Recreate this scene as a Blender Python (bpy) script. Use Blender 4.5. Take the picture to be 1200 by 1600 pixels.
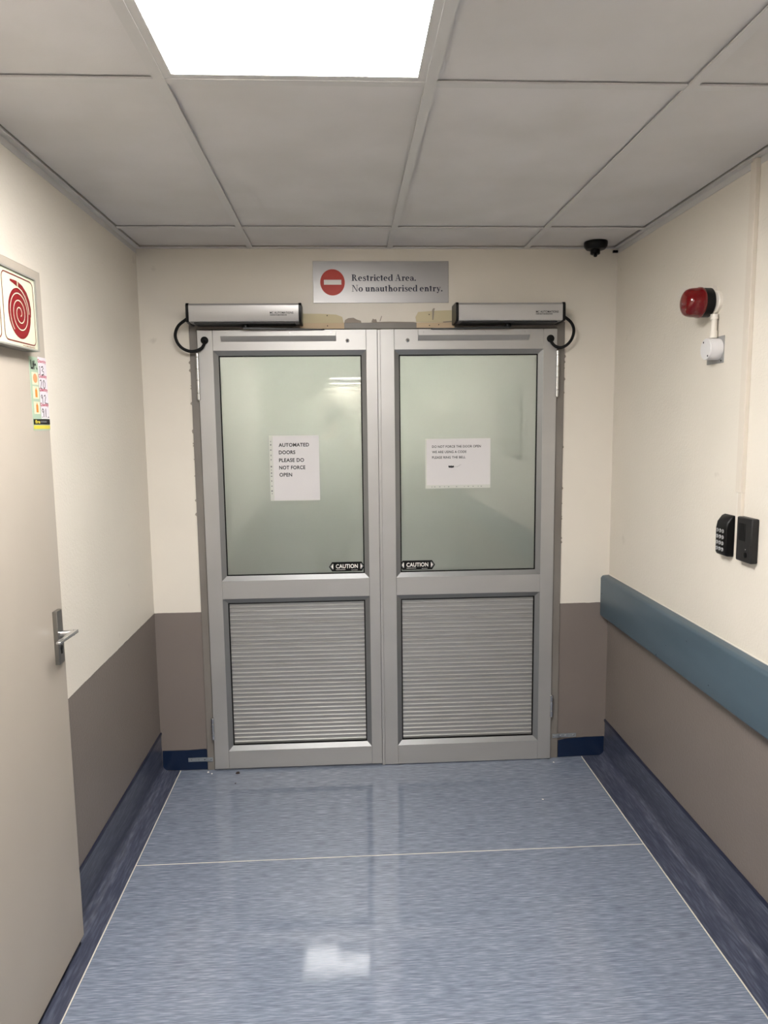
import bpy, math, random
from mathutils import Vector, Matrix
for o in list(bpy.data.objects): bpy.data.objects.remove(o)
SC = bpy.context.scene; COL = SC.collection
random.seed(4)

# ------------------------------------------------------------------ camera, world, exposure
cam = bpy.data.cameras.new('camera'); co = bpy.data.objects.new('camera', cam); COL.objects.link(co)
Fv = Vector((0.0517268, 0.99124691, -0.12146568)); Rv = Vector((0.9984986, -0.05352962, -0.01162413)); Uv = Vector((0.0180244, 0.12068203, 0.99252757))
M = Matrix.Identity(4)
for i in range(3): M[i][0], M[i][1], M[i][2] = Rv[i], Uv[i], -Fv[i]
M.translation = Vector((0, -3.2456, 1.5971)); co.matrix_world = M
cam.sensor_fit = 'VERTICAL'; cam.sensor_height = 32; cam.lens = 1126 / 1600 * 32; cam.clip_start = .02
SC.camera = co
wd = bpy.data.worlds.new('world'); SC.world = wd; wd.use_nodes = True
wd.node_tree.nodes['Background'].inputs[0].default_value = (.6, .6, .6, 1); wd.node_tree.nodes['Background'].inputs[1].default_value = .02
SC.view_settings.view_transform = 'Standard'; SC.view_settings.look = 'None'; SC.view_settings.gamma = 1; SC.view_settings.use_curve_mapping = False
SC.view_settings.exposure = 1.0
PANEL = 34.0          # emission of the ceiling light diffusers
HALL = 42.0           # hall lights behind the viewer, the outer strips added as fill
BACKROOM = 640.0       # light beyond the frosted glass doors
XL, XR, H = -.8808, 1.2186, 2.3575

# ------------------------------------------------------------------ materials
def lin(c):
    f = lambda v: v / 12.92 if v <= .04045 else ((v + .055) / 1.055) ** 2.4
    return tuple(f(v / 255) for v in c) + (1,)
def new(name):
    m = bpy.data.materials.new(name); m.use_nodes = True
    return m, m.node_tree.nodes, m.node_tree.links, m.node_tree.nodes['Principled BSDF']
def mat(name, rgb, rough=.5, metal=0., spec=.5, bump=None, coat=0., var=None, em=None):
    m, N, L, b = new(name)
    b.inputs['Base Color'].default_value = lin(rgb); b.inputs['Roughness'].default_value = rough
    b.inputs['Metallic'].default_value = metal; b.inputs['Specular IOR Level'].default_value = spec
    b.inputs['Coat Weight'].default_value = coat; b.inputs['Coat Roughness'].default_value = .05
    tc = N.new('ShaderNodeTexCoord')
    if var:                       # (rgb2, scale vector, detail): faint uneven colour of the thing itself
        mp = N.new('ShaderNodeMapping'); mp.inputs['Scale'].default_value = var[1]; L.new(tc.outputs['Object'], mp.inputs[0])
        n = N.new('ShaderNodeTexNoise'); n.inputs['Scale'].default_value = 1; n.inputs['Detail'].default_value = var[2]; L.new(mp.outputs[0], n.inputs['Vector'])
        r = N.new('ShaderNodeMapRange'); r.inputs[1].default_value = .32; r.inputs[2].default_value = .68; L.new(n.outputs['Fac'], r.inputs[0])
        mx = N.new('ShaderNodeMix'); mx.data_type = 'RGBA'; mx.inputs['A'].default_value = lin(rgb); mx.inputs['B'].default_value = lin(var[0])
        L.new(r.outputs[0], mx.inputs['Factor']); L.new(mx.outputs['Result'], b.inputs['Base Color'])
    if bump:
        n2 = N.new('ShaderNodeTexNoise'); n2.inputs['Scale'].default_value = bump[0]; n2.inputs['Detail'].default_value = 3
        L.new(tc.outputs['Object'], n2.inputs['Vector'])
        bp = N.new('ShaderNodeBump'); bp.inputs['Strength'].default_value = bump[1]; bp.inputs['Distance'].default_value = bump[2] if len(bump) > 2 else .002
        L.new(n2.outputs['Fac'], bp.inputs['Height']); L.new(bp.outputs[0], b.inputs['Normal'])
    if em: b.inputs['Emission Color'].default_value = lin(em[0]); b.inputs['Emission Strength'].default_value = em[1]
    return m
CREAM, TAUPE = (219, 212, 200), (119, 110, 104)
def wall_mat(name, cream, split, scale, bstr, mark=False):
    """two-tone wall paint: cream over taupe, split at a painted line, orange-peel roller texture"""
    m, N, L, b = new(name)
    g = N.new('ShaderNodeNewGeometry'); s = N.new('ShaderNodeSeparateXYZ'); L.new(g.outputs['Position'], s.inputs[0])
    n0 = N.new('ShaderNodeTexNoise'); n0.inputs['Scale'].default_value = 22; L.new(g.outputs['Position'], n0.inputs['Vector'])
    ma = N.new('ShaderNodeMath'); ma.operation = 'MULTIPLY_ADD'; ma.inputs[1].default_value = .005; L.new(n0.outputs['Fac'], ma.inputs[0]); L.new(s.outputs['Z'], ma.inputs[2])
    gt = N.new('ShaderNodeMath'); gt.operation = 'GREATER_THAN'; gt.inputs[1].default_value = split + .0025; L.new(ma.outputs[0], gt.inputs[0])
    n1 = N.new('ShaderNodeTexNoise'); n1.inputs['Scale'].default_value = 3.1; n1.inputs['Detail'].default_value = 5; L.new(g.outputs['Position'], n1.inputs['Vector'])
    def vary(c):
        mx = N.new('ShaderNodeMix'); mx.data_type = 'RGBA'; mx.inputs['A'].default_value = lin(c); mx.inputs['B'].default_value = lin([v * .955 for v in c])
        L.new(n1.outputs['Fac'], mx.inputs['Factor']); return mx.outputs['Result']
    mx = N.new('ShaderNodeMix'); mx.data_type = 'RGBA'; L.new(gt.outputs[0], mx.inputs['Factor']); L.new(vary(TAUPE), mx.inputs['A']); L.new(vary(cream), mx.inputs['B'])
    # scuffs: small dark specks and smears
    n3 = N.new('ShaderNodeTexNoise'); n3.inputs['Scale'].default_value = 9; n3.inputs['Detail'].default_value = 6; L.new(g.outputs['Position'], n3.inputs['Vector'])
    r = N.new('ShaderNodeMapRange'); r.inputs[1].default_value = .70; r.inputs[2].default_value = .80; r.inputs[4].default_value = .35; L.new(n3.outputs['Fac'], r.inputs[0])
    m2 = N.new('ShaderNodeMix'); m2.data_type = 'RGBA'; L.new(r.outputs[0], m2.inputs['Factor']); L.new(mx.outputs['Result'], m2.inputs['A']); m2.inputs['B'].default_value = lin((120, 108, 95))
    L.new(m2.outputs['Result'], b.inputs['Base Color'])
    b.inputs['Roughness'].default_value = .42; b.inputs['Specular IOR Level'].default_value = .35
    n2 = N.new('ShaderNodeTexNoise'); n2.inputs['Scale'].default_value = scale; n2.inputs['Detail'].default_value = 3; L.new(g.outputs['Position'], n2.inputs['Vector'])
    bp = N.new('ShaderNodeBump'); bp.inputs['Strength'].default_value = bstr; bp.inputs['Distance'].default_value = .002; L.new(n2.outputs['Fac'], bp.inputs['Height']); L.new(bp.outputs[0], b.inputs['Normal'])
    return m
def streak_mat(name, c1, c2, c3, scale, rough, spec):
    """vinyl sheet with fine directional streaks"""
    m, N, L, b = new(name)
    g = N.new('ShaderNodeNewGeometry')
    def noise(sc, det):
        mp = N.new('ShaderNodeMapping'); mp.inputs['Scale'].default_value = sc; L.new(g.outputs['Position'], mp.inputs[0])
        n = N.new('ShaderNodeTexNoise'); n.inputs['Scale'].default_value = 1; n.inputs['Detail'].default_value = det; L.new(mp.outputs[0], n.inputs['Vector']); return n.outputs['Fac']
    a = noise(scale, 4); c = noise(tuple(v * .3 for v in scale), 3)
    ad = N.new('ShaderNodeMath'); ad.operation = 'MULTIPLY_ADD'; ad.inputs[1].default_value = .28; L.new(c, ad.inputs[0]); L.new(a, ad.inputs[2])
    cr = N.new('ShaderNodeValToRGB'); e = cr.color_ramp.elements
    e[0].position = .45; e[0].color = lin(c1); e[1].position = .83; e[1].color = lin(c3)
    k = cr.color_ramp.elements.new(.64); k.color = lin(c2)
    L.new(ad.outputs[0], cr.inputs[0]); L.new(cr.outputs[0], b.inputs['Base Color'])
    b.inputs['Roughness'].default_value = rough; b.inputs['Specular IOR Level'].default_value = spec
    n2 = N.new('ShaderNodeTexNoise'); n2.inputs['Scale'].default_value = 7; n2.inputs['Detail'].default_value = 2; L.new(g.outputs['Position'], n2.inputs['Vector'])
    n4 = noise(tuple(v * .5 for v in scale), 3)
    ad2 = N.new('ShaderNodeMath'); ad2.operation = 'MULTIPLY_ADD'; ad2.inputs[1].default_value = .12; L.new(n4, ad2.inputs[0]); L.new(n2.outputs['Fac'], ad2.inputs[2])
    bp = N.new('ShaderNodeBump'); bp.inputs['Strength'].default_value = .12; bp.inputs['Distance'].default_value = .004; L.new(ad2.outputs[0], bp.inputs['Height']); L.new(bp.outputs[0], b.inputs['Normal'])
    return m
def glass_mat():
    """sandblasted film behind a polished pane: light comes through diffusely, the face mirrors the corridor"""
    m, N, L, b = new('frosted_glass'); N.remove(b); out = N['Material Output']
    d = N.new('ShaderNodeBsdfDiffuse'); d.inputs[0].default_value = lin((76, 77, 76))
    t = N.new('ShaderNodeBsdfTranslucent'); t.inputs[0].default_value = lin((219, 224, 220))
    a = N.new('ShaderNodeMixShader'); a.inputs[0].default_value = .5; L.new(d.outputs[0], a.inputs[1]); L.new(t.outputs[0], a.inputs[2])
    gl = N.new('ShaderNodeBsdfGlossy'); gl.inputs['Roughness'].default_value = .02; gl.inputs[0].default_value = (1, 1, 1, 1)
    fr = N.new('ShaderNodeFresnel'); fr.inputs['IOR'].default_value = 1.92
    c = N.new('ShaderNodeMixShader'); L.new(fr.outputs[0], c.inputs[0]); L.new(a.outputs[0], c.inputs[1]); L.new(gl.outputs[0], c.inputs[2])
    L.new(c.outputs[0], out.inputs['Surface']); return m
def emit(name, rgb, s):
    m, N, L, b = new(name); b.inputs['Base Color'].default_value = (.8, .8, .8, 1); b.inputs['Emission Color'].default_value = lin(rgb); b.inputs['Emission Strength'].default_value = s; return m

W_BACK = wall_mat('cream_and_taupe_wall_back', CREAM, .7545, 120, .12)
W_SIDE = wall_mat('cream_and_taupe_wall_side', CREAM, .7545, 130, .5)
FLOOR = streak_mat('blue_streaked_vinyl', (96, 104, 119), (113, 121, 136), (136, 143, 156), (20, 250, 16), .07, .5)
NAVY = streak_mat('navy_streaked_vinyl', (50, 54, 70), (64, 68, 84), (90, 94, 108), (150, 16, 150), .28, .5)
CAP = mat('dark_navy_capping', (30, 34, 54), .4)
WELD = mat('pale_weld_bead', (205, 200, 188), .5)
SKIRT = mat('dark_blue_gloss_paint', (9, 26, 52), .3, bump=(18, .25, .004))
TILE = mat('ceiling_tile_board', (208, 205, 204), .85, spec=.2, bump=(260, .08), var=((197, 194, 191), (3, 3, 3), 4))
TEE = mat('white_grid_metal', (196, 194, 192), .5, spec=.4)
VOID = mat('ceiling_void_dark', (26, 25, 24), .9)
ALU = mat('natural_anodised_aluminium', (176, 174, 171), .42, metal=.55, bump=(9, .02), var=((170, 168, 165), (2, 2, 5), 3))
ALU_DK = mat('bead_aluminium', (134, 134, 134), .38, metal=.6)
RIB = mat('ribbed_aluminium', (166, 165, 162), .36, metal=.55)
STEEL = mat('grey_painted_steel', (122, 117, 111), .45, var=((108, 102, 95), (6, 6, 3), 5))
CHROME = mat('bright_steel', (205, 205, 205), .25, metal=.95)
ZINC = mat('galvanised_strap', (160, 165, 168), .4, metal=.7)
BLACK = mat('black_plastic', (8, 8, 9), .35, spec=.22)
RUBBER = mat('black_rubber', (9, 9, 9), .55, spec=.2)
DKGREY = mat('charcoal_plastic', (34, 33, 33), .42, spec=.25)
OPCOVER = mat('silver_cover', (176, 174, 172), .34, metal=.45)
GLASS = glass_mat()
PAPER = mat('white_paper', (198, 195, 195), .35, coat=.3)
SLEEVE = mat('clear_plastic_sleeve', (192, 193, 186), .2, coat=.5)
INK = mat('black_ink', (24, 24, 26), .6)
INKGREY = mat('grey_ink', (110, 110, 112), .6)
NAVYINK = mat('navy_lettering', (12, 14, 44), .5)
SIGNMET = mat('brushed_sign_metal', (160, 158, 157), .4, metal=.75, bump=(300, .06))
REDP = mat('red_sign_print', (176, 52, 38), .5)
WHITEP = mat('white_print', (226, 222, 216), .5)
HOSERED = mat('crimson_print', (112, 9, 17), .45)
BROWNLN = mat('brown_border_print', (100, 34, 30), .5)
LUM = mat('pale_green_sign_board', (182, 185, 163), .4)
FRAMEG = mat('grey_sign_frame', (150, 148, 142), .4, metal=.5)
DOORP = mat('beige_painted_door', (166, 157, 145), .4, spec=.45, bump=(5, .12, .004), var=((158, 149, 137), (1.5, 1.5, 1), 3))
STK_G = mat('pale_green_label', (152, 172, 150), .4); STK_W = mat('white_label', (204, 198, 204), .4)
STK_Y = mat('yellow_label', (200, 186, 62), .4); STK_O = mat('orange_print', (196, 122, 40), .45); STK_OR = mat('reel_print', (192, 132, 88), .45); STK_P = mat('pink_red_print', (168, 44, 72), .5); STK_C = mat('cream_label', (210, 198, 172), .45)
RAIL = mat('slate_blue_painted_timber', (70, 86, 97), .34, spec=.5, bump=(40, .06), var=((60, 77, 88), (4, 2, 9), 5))
LENS = None
PVC = mat('white_pvc', (216, 210, 200), .35); PVC2 = mat('white_trunking', (208, 199, 186), .4); PVC3 = mat('grey_white_box', (214, 212, 212), .35)
PLATE = mat('grey_plate', (140, 140, 138), .5)
TAN = mat('bare_tan_primer', (198, 176, 146), .7, bump=(40, .3)); YCREAM = mat('old_yellow_paint', (196, 184, 150), .6); PLASTER = mat('broken_plaster', (150, 140, 130), .9, bump=(60, 1, .004)); CRUMB = mat('white_crumb', (220, 216, 210), .8); DIRT = mat('dark_dirt', (44, 36, 30), .9)
TROUS = mat('dark_trousers', (40, 42, 50), .9)
def lens_mat():
    m, N, L, b = new('red_lens'); b.inputs['Base Color'].default_value = lin((112, 3, 8)); b.inputs['Roughness'].default_value = .12
    b.inputs['Transmission Weight'].default_value = .25; b.inputs['Coat Weight'].default_value = .15; b.inputs['Specular IOR Level'].default_value = .5
    return m
LENS = lens_mat()

# ------------------------------------------------------------------ geometry helpers
BASE = {}
class G:
    """collects shapes in a frame (u, v, n) -> world, then links them as ONE mesh object"""
    def __init__(s, O=(0, 0, 0), u=(1, 0, 0), v=(0, 1, 0)):
        s.O = Vector(O); s.u = Vector(u); s.v = Vector(v); s.n = s.u.cross(s.v); s.V = []; s.F = []
    def p(s, a, b, c=0): s.V.append(s.O + s.u * a + s.v * b + s.n * c); return len(s.V) - 1
    def box(s, a0, b0, c0, a1, b1, c1):
        i = [s.p(a, b, c) for c in (c0, c1) for b in (b0, b1) for a in (a0, a1)]
        for f in ((0, 2, 3, 1), (4, 5, 7, 6), (0, 1, 5, 4), (2, 6, 7, 3), (0, 4, 6, 2), (1, 3, 7, 5)): s.F.append([i[k] for k in f])
        return s
    def prism(s, pts, c0, c1):                     # polygon in (u, v) extruded along n
        n = len(pts); lo = [s.p(a, b, c0) for a, b in pts]; hi = [s.p(a, b, c1) for a, b in pts]
        s.F.append(lo[::-1]); s.F.append(hi)
        for k in range(n): s.F.append([lo[k], lo[(k + 1) % n], hi[(k + 1) % n], hi[k]])
        return s
    def poly(s, pts, c): s.F.append([s.p(a, b, c) for a, b in pts]); return s
    def strip(s, A, B, c):                         # ribbon between two polylines
        ia = [s.p(a, b, c) for a, b in A]; ib = [s.p(a, b, c) for a, b in B]
        for k in range(len(A) - 1): s.F.append([ia[k], ia[k + 1], ib[k + 1], ib[k]])
        return s
    def ring(s, cx, cy, rx, ry, a0, a1, wx, wy, c, n=28):
        A, B = [], []
        for k in range(n + 1):
            t = math.radians(a0 + (a1 - a0) * k / n); A.append((cx + (rx - wx) * math.cos(t), cy + (ry - wy) * math.sin(t))); B.append((cx + rx * math.cos(t), cy + ry * math.sin(t)))
        return s.strip(A, B, c)
    def stroke(s, pts, w, c):
        A, B = [], []
        for k, (x, y) in enumerate(pts):
            x0, y0 = pts[max(k - 1, 0)]; x1, y1 = pts[min(k + 1, len(pts) - 1)]; d = math.hypot(x1 - x0, y1 - y0) or 1
            ww = w(k / (len(pts) - 1)) if callable(w) else w
            nx, ny = -(y1 - y0) / d * ww / 2, (x1 - x0) / d * ww / 2; A.append((x - nx, y - ny)); B.append((x + nx, y + ny))
        return s.strip(A, B, c)
    def disc(s, cx, cy, rx, ry, c, n=40): return s.poly([(cx + rx * math.cos(2 * math.pi * k / n), cy + ry * math.sin(2 * math.pi * k / n)) for k in range(n)], c)
    def lathe(s, cx, cy, prof, n=40, axis='n'):    # prof: (radius, height) pairs along n
        rings = []
        for r, h in prof: rings.append([s.p(cx + r * math.cos(2 * math.pi * k / n), cy + r * math.sin(2 * math.pi * k / n), h) for k in range(n)])
        for A, B in zip(rings, rings[1:]):
            for k in range(n): s.F.append([A[k], A[(k + 1) % n], B[(k + 1) % n], B[k]])
        s.F.append(rings[0][::-1]); s.F.append(rings[-1]); return s
    def tube(s, pts, r, n=12):                     # world-space path
        pts = [Vector(q) for q in pts]; prev = None; rings = []
        for k, q in enumerate(pts):
            t = (pts[min(k + 1, len(pts) - 1)] - pts[max(k - 1, 0)]).normalized()
            a = (prev - t * prev.dot(t)).normalized() if prev else t.orthogonal().normalized(); prev = a; b = t.cross(a); base = len(s.V)
            for j in range(n): s.V.append(q + (a * math.cos(2 * math.pi * j / n) + b * math.sin(2 * math.pi * j / n)) * r)
            rings.append(list(range(base, base + n)))
        for A, B in zip(rings, rings[1:]):
            for j in range(n): s.F.append([A[j], A[(j + 1) % n], B[(j + 1) % n], B[j]])
        s.F.append(rings[0][::-1]); s.F.append(rings[-1]); return s
    def frame(s, o, i, co, ci):                    # sloping ring between rects o=(a0,b0,a1,b1) at height co and i at ci
        q = lambda r, c: [s.p(r[0], r[1], c), s.p(r[2], r[1], c), s.p(r[2], r[3], c), s.p(r[0], r[3], c)]
        A, B = q(o, co), q(i, ci)
        for k in range(4): s.F.append([A[k], A[(k + 1) % 4], B[(k + 1) % 4], B[k]])
        return s
    def text(s, string, a0, b0, a1, b1, c, bold=0., thick=False):   # built-in lettering fitted to a rectangle
        cu = bpy.data.curves.new('lettering', 'FONT'); cu.body = string; cu.size = 1; cu.offset = bold; cu.space_character = 1 + 2.2 * bold; cu.resolution_u = 4
        ob = bpy.data.objects.new('lettering', cu); COL.objects.link(ob)
        me = bpy.data.meshes.new_from_object(ob.evaluated_get(bpy.context.evaluated_depsgraph_get()))
        xs = [v.co.x for v in me.vertices]; ys = [v.co.y for v in me.vertices]; x0, x1, y0, y1 = min(xs), max(xs), min(ys), max(ys); b = len(s.V)
        for v in me.vertices: s.p(a0 + (v.co.x - x0) / (x1 - x0) * (a1 - a0), b0 + (v.co.y - y0) / (y1 - y0) * (b1 - b0), c)
        for f in me.polygons: s.F.append([b + k for k in f.vertices])
        bpy.data.objects.remove(ob); bpy.data.curves.remove(cu); bpy.data.meshes.remove(me); return s
    def build(s, name, m, parent=None, base=(0, 0, 0), bevel=0, flat=False):
        b = Vector(BASE[parent.name]) if parent else Vector(base)
        me = bpy.data.meshes.new(name); me.from_pydata([v - b for v in s.V], [], s.F); me.materials.append(m); me.update()
        if not flat:
            import bmesh
            bm = bmesh.new(); bm.from_mesh(me); bmesh.ops.recalc_face_normals(bm, faces=bm.faces); bm.to_mesh(me); bm.free()
            for f in me.polygons: f.use_smooth = True
            me.set_sharp_from_angle(angle=.6)
        o = bpy.data.objects.new(name, me); COL.objects.link(o); BASE[o.name] = tuple(b)
        if parent: o.parent = parent
        else: o.location = b
        if bevel:
            md = o.modifiers.new('bevel', 'BEVEL'); md.width = bevel; md.segments = 2; md.limit_method = 'ANGLE'; md.harden_normals = False
        return o
def thing(name, loc, label=None, cat=None, group=None, kind=None):
    o = bpy.data.objects.new(name, None); o.empty_display_size = .05; COL.objects.link(o); o.location = loc; BASE[o.name] = tuple(loc); return tag(o, label, cat, group, kind)
def tag(o, label=None, cat=None, group=None, kind=None):
    for k, v in (('label', label), ('category', cat), ('group', group), ('kind', kind)):
        if v: o[k] = v
    return o
def struct(o, label=None): return tag(o, label, None, None, 'structure')
def wallB(y=0): return G((0, y, 0), (1, 0, 0), (0, 0, 1))            # facing the viewer (-Y)
def wallL(x): return G((x, 0, 0), (0, 1, 0), (0, 0, 1))              # facing +X
def wallR(x): return G((x, 0, 0), (0, -1, 0), (0, 0, 1))             # facing -X, u = -Y
def world(): return G()

# ------------------------------------------------------------------ room shell
YB = -5.2                                            # the corridor opens into a hall behind the viewer
HX0, HX1, YE = -3.2, 3.2, -11.5
struct(G().box(HX0, YE, -.15, HX1, 4.2, 0).build('floor', FLOOR), 'blue streaked vinyl floor')
fl = bpy.data.objects['floor']
world().box(-.794, -.737, -.001, 1.1035, -.734, .0008).build('weld_seam', WELD, fl)
wb = struct(G().box(XL - .2, 0, 0, -.669, .1, 2.7).box(.986, 0, 0, XR + .2, .1, 2.7).box(-.669, 0, 2.038, .986, .1, 2.7).build('wall_back', W_BACK))
struct(G().box(XL - .2, YB, 0, XL, 0, 2.7).build('wall_left', W_SIDE))
struct(G().box(XR, YB, 0, XR + .2, 0, 2.7).build('wall_right', W_SIDE))
# hall behind the viewer and lobby beyond the glass doors
struct(G().box(HX0, YB, 0, XL - .2, YB + .1, 2.7).build('wall_hall_left_return', W_BACK))
struct(G().box(XR + .2, YB, 0, HX1, YB + .1, 2.7).build('wall_hall_right_return', W_BACK))
struct(G().box(HX0 - .1, YE, 0, HX0, YB, 2.7).build('wall_hall_left', W_BACK)); struct(G().box(HX1, YE, 0, HX1 + .1, YB, 2.7).build('wall_hall_right', W_BACK))
struct(G().box(HX0, YE - .1, 0, HX1, YE, 2.7).build('wall_hall_end', W_BACK))
LOBBY = mat('grey_lobby_paint', (112, 110, 104), .6)
struct(G().box(XL - .3, .1, 0, XL - .2, 4.2, 2.7).build('wall_lobby_left', LOBBY)); struct(G().box(XR + .2, .1, 0, XR + .3, 4.2, 2.7).build('wall_lobby_right', LOBBY))
struct(G().box(XL - .3, 4.2, 0, XR + .3, 4.3, 2.7).build('wall_lobby_end', LOBBY))
struct(G().box(XL - .2, .1, 2.5, XR + .2, 4.2, 2.6).build('ceiling_lobby', LOBBY))

# suspended ceiling: dark void, grid of tees, tiles, wall angle
GX = [-.3942, .2058, .8058]; GY = [-.3286 - 1.2 * k for k in range(5)]
ce = struct(G().box(HX0, YE, 2.50, HX1, 0, 2.6).build('ceiling', VOID), 'suspended ceiling of pale tiles in a metal grid')
xs = [XL] + GX + [XR]; ys = [0.0] + GY + [YB]
tw = .0125; za, zb = 2.3520, 2.3565
for x in GX: world().box(x - tw, YB, za, x + tw, -.022, zb).build('grid_tee', TEE, ce)
for y in GY:
    for x0, x1 in zip(xs, xs[1:]):
        world().box(x0 + (.022 if x0 == XL else tw), y - tw, za + .0006, x1 - (.022 if x1 == XR else tw), y + tw, zb).build('cross_tee', TEE, ce)
world().box(GX[0] + tw, -3.3286, za, GX[1] - tw, -2.7286, zb).build('blank_panel', TILE, ce)
for j, (y1, y0) in enumerate(zip(ys, ys[1:])):
    for i, (x0, x1) in enumerate(zip(xs, xs[1:])):
        t1 = -2.1286 if (i, j) == (1, 2) else -3.3286 if (i, j) == (1, 3) else y1      # square light panels fill half of these cells
        if (i, j) == (1, 3): continue
        e0 = .025 if x0 == XL else .006; e1 = .025 if x1 == XR else .006
        world().box(x0 + e0, y0 + .004, 2.3595, x1 - e1, t1 - (.024 if j == 0 else .004), 2.375).build('ceiling_tile', TILE, ce)
for nm, b in (('trim_ceiling_left', (XL, YB, za, XL + .022, -.0, zb)), ('trim_ceiling_right', (XR - .022, YB, za, XR, 0, zb)), ('trim_ceiling_back', (XL + .022, -.022, za, XR - .022, 0, zb))):
    o = G().box(*b)
    if nm.endswith('left'): o.box(XL, YB, za - .020, XL + .002, 0, za)
    if nm.endswith('right'): o.box(XR - .002, YB, za - .020, XR, 0, za)
    struct(o.build(nm, TEE))
struct(G().box(HX0, YE, 2.42, HX1, YB, 2.44).build('ceiling_hall', TILE))
DIFF = emit('led_diffuser', (255, 252, 249), PANEL); DIFF2 = emit('led_diffuser_hall', (255, 250, 240), HALL); DIFF3 = emit('lamp_beyond_glass', (255, 248, 232), BACKROOM)
def ceiling_light(x0, y0, x1, y1, z, label, m, group=None):
    t = thing('ceiling_light', ((x0 + x1) / 2, (y0 + y1) / 2, z), label, 'ceiling light', group)
    f = G()
    for b in ((x0, y0, x1, y0 + .02), (x0, y1 - .02, x1, y1), (x0, y0 + .02, x0 + .02, y1 - .02), (x1 - .02, y0 + .02, x1, y1 - .02)): f.box(b[0], b[1], z, b[2], b[3], z + .02)
    f.build('light_frame', TEE, t)
    G().box(x0 + .02, y0 + .02, z + .003, x1 - .02, y1 - .02, z + .012).build('diffuser', m, t)
    return t
ceiling_light(GX[0] + tw, -2.1286 + tw, GX[1] - tw, GY[1] - tw, 2.3535, 'bright square LED panel set in the ceiling grid near the camera', DIFF)
ceiling_light(GX[0] + tw, GY[3] + tw, GX[1] - tw, -3.3286 - tw, 2.3535, 'LED ceiling panel behind the viewer in the corridor', DIFF)  # unseen panel added to keep the foreground lit
for y in (-7.2, -9.2, -10.9): [ceiling_light(x, y - .1, x + .65, y + .1, 2.40, 'long strip light in the hall behind the viewer', DIFF2, 'hall strip lights') for x in (-2.6, 2.1)]  # outer strips added to brighten the hall, outside what the glass mirrors
for y in (-9.7, -11.3): ceiling_light(-.27, y - .08, .38, y + .08, 2.40, 'long strip light in the hall behind the viewer', DIFF2, 'hall strip lights')
ceiling_light(-.20, .42, .24, .62, 2.31, 'lamp glowing beyond the frosted double doors', DIFF3)

# coved vinyl skirting along both side walls
def cove(side, X, y0, y1, hgt, wide, flat_only=False):
    s = 1 if side == 'l' else -1
    if flat_only: prof = [(0, 0), (wide, 0), (wide, .002), (0, .002)]
    else:
        prof = [(0, 0), (wide, 0), (wide, .002)] + [(.004 + .034 - .034 * math.sin(t), .002 + .034 - .034 * math.cos(t)) for t in [math.pi / 2 * k / 8 for k in range(9)]] + [(.004, hgt), (0, hgt)]
    g = G((X, 0, 0), (s, 0, 0), (0, 0, 1)); n = len(prof)
    a = [g.p(p, q, 0) for p, q in prof]; b = [g.p(p, q, 0) for p, q in prof]
    for k in a: g.V[k].y = y0
    for k in b: g.V[k].y = y1
    g.F.append(a[::-1]); g.F.append(b)
    for k in range(n): g.F.append([a[k], a[(k + 1) % n], b[(k + 1) % n], b[k]])
    return g
LE = -1.130                                          # free edge of the beige door
c1 = cove('l', XL, LE, -.006, .182, .086); c2 = cove('l', XL, -2.06, LE, .182, .086, True); c3 = cove('l', XL, YB, -2.06, .182, .086)
for c in (c2, c3):
    k = len(c1.V); c1.V += c.V; c1.F += [[i + k for i in f] for f in c.F]
bl = struct(c1.build('baseboard_left', NAVY), 'coved navy vinyl skirting along the left wall')
G().box(XL, LE, .178, XL + .0065, -.002, .188).box(XL, YB, .178, XL + .0065, -2.06, .188).build('capping_strip', CAP, bl)
G().box(-.7965, YB, -.001, -.7935, -.008, .0028).build('weld_seam', WELD, bl)
br = struct(cove('r', XR, YB, -.006, .176, .1145).build('baseboard_right', NAVY), 'coved navy vinyl skirting along the right wall')
G().box(XR - .0065, YB, .172, XR, -.002, .182).build('capping_strip', CAP, br)
G().box(1.103, YB, -.001, 1.106, -.008, .0028).build('weld_seam', WELD, br)
struct(wallB().prism([(-.875, .016), (-.868, .006), (-.80, .004), (-.670, .004), (-.670, .096), (-.678, .102), (-.76, .098), (-.874, .099)], 0, .006).build('baseboard_back_left', SKIRT), 'dark blue painted skirting left of the doors')
struct(wallB().prism([(.990, .001), (1.10, .004), (1.202, .004), (1.212, .018), (1.212, .097), (1.12, .096), (1.02, .090), (.990, .083)], 0, .006).build('baseboard_back_right', SKIRT), 'dark blue painted skirting right of the doors')

# ------------------------------------------------------------------ door frame
fr = wallB(-.008)
fr.box(-.669, 0, -.1, -.637, 2.038, 0).box(.951, 0, -.1, .986, 2.038, 0).box(-.637, 2.012, -.1, .951, 2.038, 0)
fr.box(-.637, 0, -.08, -.622, 2.012, -.045).box(.936, 0, -.08, .951, 2.012, -.045).box(-.637, 1.99, -.08, .951, 2.012, -.045)   # stop behind the leaves
df = struct(fr.build('trim_door_frame', STEEL, bevel=.0012), 'grey steel frame around the double doors')
p = wallB(-.0085); p.poly([(-.190, 2.013), (.004, 2.013), (.004, 2.0375), (-.190, 2.0375)], .0008).poly([(.322, 2.016), (.49, 2.013), (.49, 2.0375), (.322, 2.0375)], .0008)
p.build('bare_patch', TAN, df, flat=True)
w = wallB(0)
w.poly([(-.190, 2.038), (.002, 2.038), (-.004, 2.064), (-.03, 2.074), (-.10, 2.078), (-.19, 2.079)], .0012).poly([(.322, 2.041), (.49, 2.039), (.49, 2.092), (.40, 2.089), (.33, 2.084), (.318, 2.062)], .0012)
w.build('old_paint_patch', YCREAM, wb, flat=True)
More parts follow.
